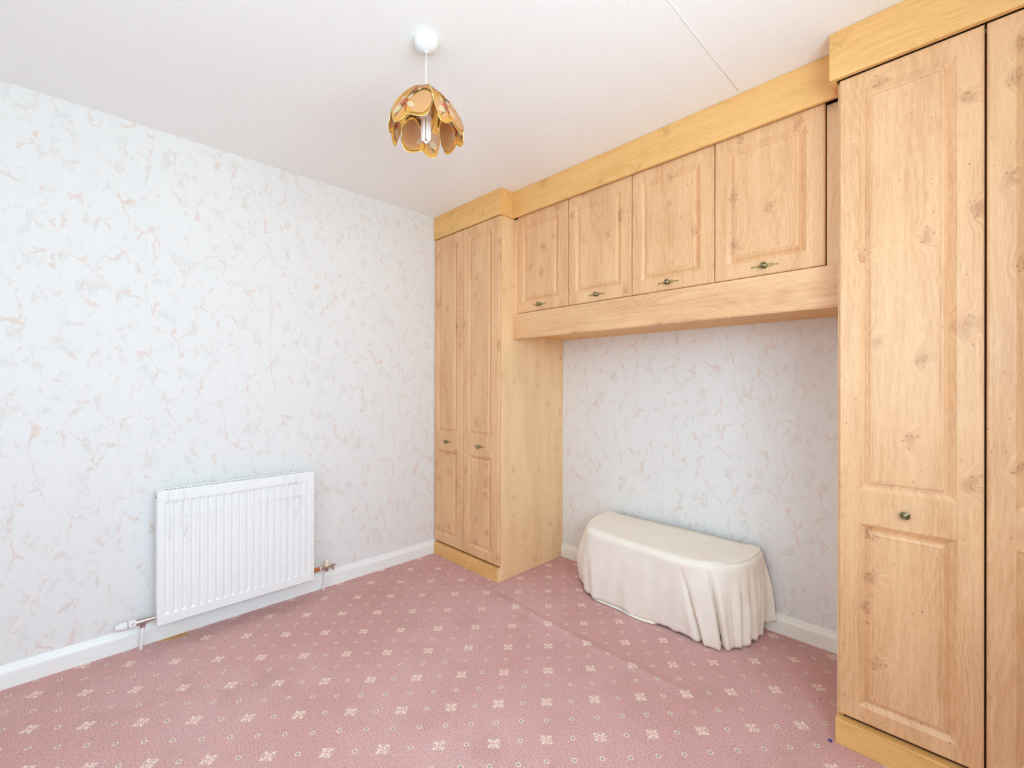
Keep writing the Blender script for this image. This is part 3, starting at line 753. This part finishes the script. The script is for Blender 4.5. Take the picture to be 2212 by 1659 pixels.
# nested loops: from a spine line on the top out to the rim, over the rounded edge, then down to the hem
def top_z(x, y, f):
    z = BZ-0.004*(1-f)*0
    z += 0.0015*math.sin(9*x+4*y)*(1-f) - 0.003*sstep(0.5, 1.0, f)
    return z
for f in [0.0, 0.12, 0.25, 0.38, 0.5, 0.62, 0.74, 0.84, 0.92, 0.97]:
    row = []
    for i, (tx, ty, hx, hy, hz) in enumerate(rim):
        sx_ = min(max(tx, 1.16), 1.90); sy_ = -0.028
        x = sx_+(tx-sx_)*f; y = sy_+(ty-sy_)*f
        row.append(bm.verts.new((x, y, top_z(x, y, f)+0.0)))
    rows.append(row)
for j in range(1, NT_+1):
    t = j/NT_; row = []
    for i, (tx, ty, hx, hy, hz) in enumerate(rim):
        u = i/NSUB
        i0, i1 = max(i-1, 0), min(i+1, N-1)
        tg = Vector((rim[i1][0]-rim[i0][0], rim[i1][1]-rim[i0][1], 0)).normalized(); nr = Vector((tg.y, -tg.x, 0))
        cz = BZ-0.003
        rad = 0.026
        # rounded shoulder for the first part
        ts = 0.13
        if t < ts:
            a = t/ts*PI/2; out = rad*math.sin(a)-rad*0.75; dz = rad*(1-math.cos(a))
            x, y, z = tx, ty, cz-dz
            p = Vector((x, y, z))+nr*out
        else:
            q = (t-ts)/(1-ts); z = (cz-rad)+(hz-(cz-rad))*q
            k = q**0.85
            p = Vector((tx+(hx-tx)*k, ty+(hy-ty)*k, z))+nr*(rad*0.25*(1-q))
            p += nr*(0.006+0.030*math.exp(-((u-2.9)/1.1)**2))*math.sin(PI*q)
        p += nr*fold_off(u, t)
        p += nr*0.0018*math.sin(5.1*u+7*t)*sstep(0.1, 0.4, t)
        if j == NT_: p += nr*-0.004
        if j >= NT_-1: p.z += 0.004*math.sin(6.3*u)*math.sin(2.1*u)
        p.z = max(p.z, 0.003)
        p.y = min(p.y, -0.0205 if p.z < 0.095 else -0.004)
        row.append(bm.verts.new(p))
    rows.append(row)
for A, B in zip(rows, rows[1:]):
    for i in range(N-1): bm.faces.new((A[i], A[i+1], B[i+1], B[i]))
bmesh.ops.remove_doubles(bm, verts=bm.verts[:], dist=1e-5)
BN = thing('covered_bench', 'low bench hidden under a cream cloth against the papered wall beneath the cupboards', 'bench', (1.55, -0.2, 0.0))
cl = loc_t(link('cloth', bm, M['fabric'], BN, smooth=True), BN)
md = cl.modifiers.new('thick', 'SOLIDIFY'); md.thickness = 0.002; md.offset = 1
# the hem of an under-layer peeping out at the front left
bm = bmesh.new(); hem = []
for u in range(0, 41):
    t = u/40; uu = 5.15+t*4.6; i = int(uu*NSUB); fr = uu*NSUB-i
    a, b = rim[i], rim[min(i+1, N-1)]; x = a[2]+(b[2]-a[2])*fr; y = a[3]+(b[3]-a[3])*fr
    bul = 0.004+0.010*math.sin(PI*max(0, min(1, (t-0.5)/0.5)))+0.003*math.sin(PI*min(1, t/0.5))
    hem.append(((x, y-bul, 0.0045), (x+0.002, y+0.012, 0.014), (x+0.002, y+0.012, 0.004)))
rr = [[bm.verts.new(q) for q in p] for p in hem]
for A, B in zip(rr, rr[1:]):
    for k in range(3): bm.faces.new((A[k], A[(k+1) % 3], B[(k+1) % 3], B[k]))
bm.faces.new(rr[0]); bm.faces.new(rr[-1][::-1])
loc_t(link('under_hem', bm, M['fabric'], BN, smooth=False), BN)
# the box body under the cloth
boxo('bench_body', (1.17, 1.89, -0.34, -0.035, 0.03, 0.385), M['gap'], BN, 0)

# ------------------------------------------------------------------ pendant lamp
LX, LY = 1.356, -1.586
PL = thing('pendant_lamp', 'ceiling pendant with a tulip shade of five amber flower panels', 'lamp', (LX, LY, 2.05))
def loc_l(o): o.location = Vector(o.location)-PL.location; return o
bm = bmesh.new(); lathe(bm, (LX, LY, H), (0, 0, -1), [(0, 0.038), (0.001, 0.0405), (0.020, 0.0405), (0.0225, 0.0395), (0.030, 0.0345), (0.037, 0.025), (0.0415, 0.013), (0.0425, 0.0065), (0.047, 0.0060), (0.048, 0)], 40)
smooth_by_angle(loc_l(link('ceiling_rose', bm, M['plastic'], PL)), 30)
bm = bmesh.new(); cyl(bm, (LX, LY, H-0.046), (LX, LY, 2.222), 0.0028, n=12); loc_l(link('cord', bm, M['plastic'], PL, smooth=True))
bm = bmesh.new(); lathe(bm, (LX, LY, 2.235), (0, 0, -1), [(0, 0), (0.0, 0.008), (0.012, 0.016), (0.045, 0.018), (0.046, 0.0145), (0.070, 0.0145), (0.072, 0.0185), (0.088, 0.020), (0.090, 0.0185), (0.090, 0)], 28)
smooth_by_angle(loc_l(link('lamp_holder', bm, M['cream_plastic'], PL)), 30)
# compact fluorescent bulb: three bent tubes
BU = loc_l(bpy.data.objects.new('light_bulb', None)); COL.objects.link(BU); BU.parent = PL; BU.location = (0, 0, 0)
bm = bmesh.new(); lathe(bm, (0, 0, 0.094), (0, 0, -1), [(0, 0.017), (0.012, 0.0185), (0.020, 0.019), (0.021, 0.0165), (0.021, 0)], 28)
smooth_by_angle(link('bulb_base', bm, M['plastic'], BU), 30)
for k in range(3):
    a = 2*PI*k/3+0.35; c = Vector((0.0105*math.cos(a), 0.0105*math.sin(a), 0)); tdir = Vector((-math.sin(a), math.cos(a), 0))
    pts = [c+tdir*0.0062+Vector((0, 0, z)) for z in (0.080, 0.05, 0.02, 0.008)]
    pts += [c+tdir*0.0062*math.cos(q)+Vector((0, 0, 0.006-0.0062*math.sin(q))) for q in (0.5, 1.0, PI/2, PI-1.0, PI-0.5)]
    pts += [c-tdir*0.0062+Vector((0, 0, z)) for z in (0.008, 0.02, 0.05, 0.080)]
    bm = bmesh.new(); tube(bm, pts, 0.0050, 10); link('bulb_tube', bm, M['tube'], BU, smooth=True)

# shade panel: s in [-1,1] across, t in [0,1] from top to bottom; local frame has +X outward
PW = lambda t: 0.017+0.059*min(1.0, t/0.75)**0.78          # half width
def panel_pt(s_, t, off=0.0):
    r = 0.018+0.104*math.sin(min(1.0, t)*PI*0.5*0.93)**0.92    # distance of the panel's middle from the axis
    if t > 1: r += 0.0
    z = 0.180-0.100*t-0.068*t**1.6
    w = -s_*PW(t)
    rc = r - 0.010*abs(s_)**2*min(1, t*1.6)           # slight outward bow across the panel
    # normal approx: outward and up
    nx = Vector((0.80, 0, 0.6)) if t < 0.6 else Vector((0.94, 0, 0.34))
    p = Vector((rc, w, z)) + nx.normalized()*off
    return p
def edge_t(s_):
    """lower edge: two round lobes, the right hand one (s>0 seen from inside) longer, a hollow between"""
    a = 0.97+0.05*math.cos((s_+0.52)*PI*1.05) if s_ < 0.1 else 0.97+0.075*math.cos((s_-0.60)*PI*1.15)
    b0 = 0.97+0.05*math.cos((s_+0.52)*PI*1.05); b1 = 0.97+0.075*math.cos((s_-0.60)*PI*1.15)
    k = sstep(-0.1, 0.3, s_); a = b0*(1-k)+b1*k
    fall = 0.30*max(0, (abs(s_)-0.70)/0.30)**2.2
    return a-fall-0.01
def outline():
    pts = []
    for i in range(26): s_ = -1+2*i/25; pts.append((s_, edge_t(s_)))
    for i in range(1, 14): t = edge_t(1)*(1-i/14); pts.append((1.0, t))
    pts.append((0.88, 0.0)); pts.append((-0.88, 0.0))
    for i in range(13, 0, -1): t = edge_t(1)*(1-i/14); pts.append((-1.0, t))
    return pts
def poly_to_mesh(bm, poly, off, mi, thick=0.0):
    """fill a small (s,t) polygon as a fan about its centre"""
    cx_ = sum(p[0] for p in poly)/len(poly); cy_ = sum(p[1] for p in poly)/len(poly)
    poly = [q for p0_, p1_ in zip(poly, poly[1:]+poly[:1]) for q in (p0_, ((p0_[0]+p1_[0])/2, (p0_[1]+p1_[1])/2))]
    fr_ = (0.8, 0.6, 0.4, 0.2)
    for o_ in ((off, -off) if off else (0.0,)):
        A = [bm.verts.new(panel_pt(p[0], p[1], o_)) for p in poly]; c = bm.verts.new(panel_pt(cx_, cy_, o_))
        n = len(poly)
        for k_ in fr_:
            B = [bm.verts.new(panel_pt(cx_+(p[0]-cx_)*k_, cy_+(p[1]-cy_)*k_, o_)) for p in poly]
            for i in range(n): j = (i+1) % n; bm.faces.new((A[i], A[j], B[j], B[i]))
            A = B
        for i in range(n): bm.faces.new((A[i], A[(i+1) % n], c))
def blob(cx_, cy_, a, b, ang=0.0, pt=0.0, n=14):
    """petal: ellipse with an optional pointed end; aspect corrected for s,t units"""
    out = []
    for i in range(n):
        q = 2*PI*i/n; x = a*math.cos(q); y = b*math.sin(q)
        if pt and x > 0: x = x*(1+pt*abs(math.cos(q))**3); y *= (1-0.3*math.cos(q)**2)
        X = x*math.cos(ang)-y*math.sin(ang); Y = x*math.sin(ang)+y*math.cos(ang)
        out.append((cx_+X, cy_+Y*0.42))
    return out
def band(pts, w):
    """ribbon along (s,t) points with widths w"""
    L, R = [], []
    for i, p in enumerate(pts):
        q0, q1 = pts[max(i-1, 0)], pts[min(i+1, len(pts)-1)]
        dx, dy = q1[0]-q0[0], (q1[1]-q0[1])/0.42; l = math.hypot(dx, dy) or 1
        ww = w[i] if isinstance(w, list) else w
        L.append((p[0]-dy/l*ww, p[1]+dx/l*ww*0.42)); R.append((p[0]+dy/l*ww, p[1]-dx/l*ww*0.42))
    return L, R
def band_mesh(bm, pts, w, off, mi):
    pts = catmull(pts, 5); ws = w if not isinstance(w, list) else [w[min(int(i/5), len(w)-2)]*(1-(i % 5)/5)+w[min(int(i/5)+1, len(w)-1)]*((i % 5)/5) for i in range(len(pts))]
    L, R = band(pts, ws)
    for o_ in (off, -off):
        A = [bm.verts.new(panel_pt(*p, o_)) for p in L]; B = [bm.verts.new(panel_pt(*p, o_)) for p in R]
        for i in range(len(A)-1): f = bm.faces.new((A[i], A[i+1], B[i+1], B[i])); f.material_index = mi
# meshes shared by the five panels
bm = bmesh.new(); NSx, NTx = 28, 34; g = []
for i in range(NSx+1):
    s_ = -1+2*i/NSx; col = []
    for j in range(NTx+1):
        t = edge_t(s_)*j/NTx; col.append(bm.verts.new(panel_pt(s_, t)))
    g.append(col)
for i in range(NSx):
    for j in range(NTx): bm.faces.new((g[i][j], g[i+1][j], g[i+1][j+1], g[i][j+1]))
p0 = link('glass_panel', bm, M['amber'], PL, smooth=True)
e1, e2, e3, e4 = 0.0012, 0.0017, 0.0022, 0.0027
bm = bmesh.new()
# peach fields
poly_to_mesh(bm, [(-0.93, 0.62), (-0.80, 0.50), (-0.5, 0.46), (-0.2, 0.52), (0.02, 0.64), (0.08, 0.80), (-0.05, 0.90), (-0.35, 0.955), (-0.62, 0.955), (-0.84, 0.86), (-0.93, 0.74)], e1, 0)
poly_to_mesh(bm, [(0.30, 0.70), (0.62, 0.62), (0.90, 0.66), (0.93, 0.78), (0.84, 0.90), (0.62, 0.985), (0.42, 0.96), (0.28, 0.86)], e1, 0)
poly_to_mesh(bm, [(-0.72, 0.10), (0.2, 0.05), (0.70, 0.08), (0.86, 0.35), (0.62, 0.42), (0.1, 0.30), (-0.5, 0.34), (-0.86, 0.30)], e1, 0)
pr0 = link('peach_field', bm, M['peach'], p0, smooth=True)
bm = bmesh.new()   # stems and leaves
band_mesh(bm, [(-0.98, 0.52), (-0.72, 0.42), (-0.35, 0.42), (0.0, 0.52), (0.25, 0.66), (0.35, 0.76)], [0.02, 0.05, 0.075, 0.085, 0.06, 0.02], e2, 0)
band_mesh(bm, [(0.28, 0.70), (0.45, 0.82), (0.70, 0.94)], [0.05, 0.045, 0.008], e2, 0)
band_mesh(bm, [(0.15, 0.12), (0.14, 0.30), (0.16, 0.44), (0.24, 0.60)], [0.03, 0.035, 0.05, 0.04], e2, 0)
band_mesh(bm, [(-0.18, 0.02), (-0.15, 0.14), (-0.12, 0.26)], [0.03, 0.045, 0.03], e2, 0)
lf0 = link('leaf_print', bm, M['leaf'], p0, smooth=True)
bm = bmesh.new()   # fine dark lines
band_mesh(bm, [(-0.98, 0.515), (-0.72, 0.40), (-0.35, 0.395), (0.02, 0.49), (0.3, 0.66)], 0.013, e3, 0)
band_mesh(bm, [(0.28, 0.72), (0.22, 0.84), (0.18, 0.92)], 0.012, e3, 0)
band_mesh(bm, [(0.78, 0.10), (0.82, 0.28), (0.74, 0.44), (0.55, 0.60)], 0.010, e3, 0)
band_mesh(bm, [(-0.96, 0.62), (-0.90, 0.86), (-0.62, 0.965), (-0.3, 0.965), (0.0, 0.93)], 0.010, e3, 0)
st0 = link('line_print', bm, M['stem'], p0, smooth=True)
bm = bmesh.new()   # pale petals
for c in ((0.02, 0.78, 0.20, 0.13, 2.6, 0.3), (0.60, 0.82, 0.20, 0.14, 0.5, 0.3), (0.10, 0.60, 0.16, 0.11, -2.2, 0.3), (0.50, 0.60, 0.13, 0.10, -0.9, 0.3), (-0.28, 0.40, 0.10, 0.12, 1.9, 0.2), (0.28, 0.30, 0.10, 0.08, 0.6, 0.2), (0.05, 0.20, 0.09, 0.06, -1.0, 0.2)):
    poly_to_mesh(bm, blob(*c), e3, 0)
pt0 = link('petal_print', bm, M['petal'], p0, smooth=True)
bm = bmesh.new()   # russet buds
for c in ((0.26, 0.70, 0.11, 0.09, 0.3, 0.4), (0.36, 0.66, 0.10, 0.08, 1.2, 0.4), (0.42, 0.74, 0.09, 0.09, -0.3, 0.4), (0.22, 0.79, 0.08, 0.08, 1.8, 0.4), (-0.02, 0.38, 0.09, 0.07, 2.4, 0.4), (0.10, 0.34, 0.09, 0.07, -1.1, 0.4), (0.06, 0.42, 0.08, 0.07, 1.0, 0.4), (0.14, 0.26, 0.07, 0.05, 0, 0.4)):
    poly_to_mesh(bm, blob(*c), e4, 0)
bd0 = link('bud_print', bm, M['bud'], p0, smooth=True)
bm = bmesh.new(); tube(bm, [panel_pt(s_, t) for s_, t in outline()], 0.0017, 6, closed=True)
fr0 = link('gold_edge', bm, M['gold'], p0, smooth=True)
kids = [pr0, lf0, st0, pt0, bd0, fr0]
for k_ in kids[:5]: k_['kind'] = 'stuff'
BASE = math.radians(-59)     # direction in which the first panel faces
for k in range(5):
    if k == 0: p = p0
    else:
        p = p0.copy(); COL.objects.link(p); p.parent = PL
        for ch in kids: c = ch.copy(); COL.objects.link(c); c.parent = p
    p.location = (0, 0, 0); p.rotation_euler = (0, 0, BASE+2*PI*k/5)
# clips joining neighbouring panels, and the top ring
for k in range(5):
    a = BASE+2*PI*(k+0.5)/5
    q = panel_pt(-1.0, 0.60); rr_ = math.hypot(q.x, q.y)
    bm = bmesh.new(); u = Vector((math.cos(a), math.sin(a), 0)); v = Vector((-math.sin(a), math.cos(a), 0))
    # half gap between two panels at that height
    aa = math.atan2(q.y, q.x); half = max(0.004, rr_*math.sin(PI/5-aa)) if PI/5 > aa else 0.004
    cyl(bm, u*rr_*math.cos(PI/5-aa)-v*half+Vector((0, 0, q.z)), u*rr_*math.cos(PI/5-aa)+v*half+Vector((0, 0, q.z)), 0.0032, n=10)
    link('clip', bm, M['gold'], PL, smooth=False)
bm = bmesh.new(); tube(bm, [(0.0195*math.cos(2*PI*i/30), 0.0195*math.sin(2*PI*i/30), 0.1795) for i in range(30)], 0.0016, 6, closed=True)
lathe(bm, (0, 0, 0.1805), (0, 0, -1), [(0, 0.020), (0.0015, 0.020), (0.0015, 0.006), (0, 0.006)], 30)
link('top_ring', bm, M['gold'], PL, smooth=False)

# ------------------------------------------------------------------ specks of blue lint on the carpet
random.seed(4)
for k, (x, y, r, lab) in enumerate(((2.350, -0.632, 0.009, 'blue fluff caught at the front corner of the right wardrobe plinth'),
                                    (2.284, -0.416, 0.003, 'tiny blue speck lying alone on the carpet left of the right wardrobe'))):
    bm = bmesh.new()
    for q in range(7 if k == 0 else 3):
        a = random.random()*2*PI; p = Vector((x+0.4*r*math.cos(a), y+0.4*r*math.sin(a), 0.0035)); d = Vector((math.cos(a*3), math.sin(a*3), 0.25))*r
        tube(bm, [p-d*0.5, p+Vector((0, 0, 0.002)), p+d*0.5], 0.0012, 5)
    tag(link('lint', bm, M['blue'], smooth=True), lab, 'lint')
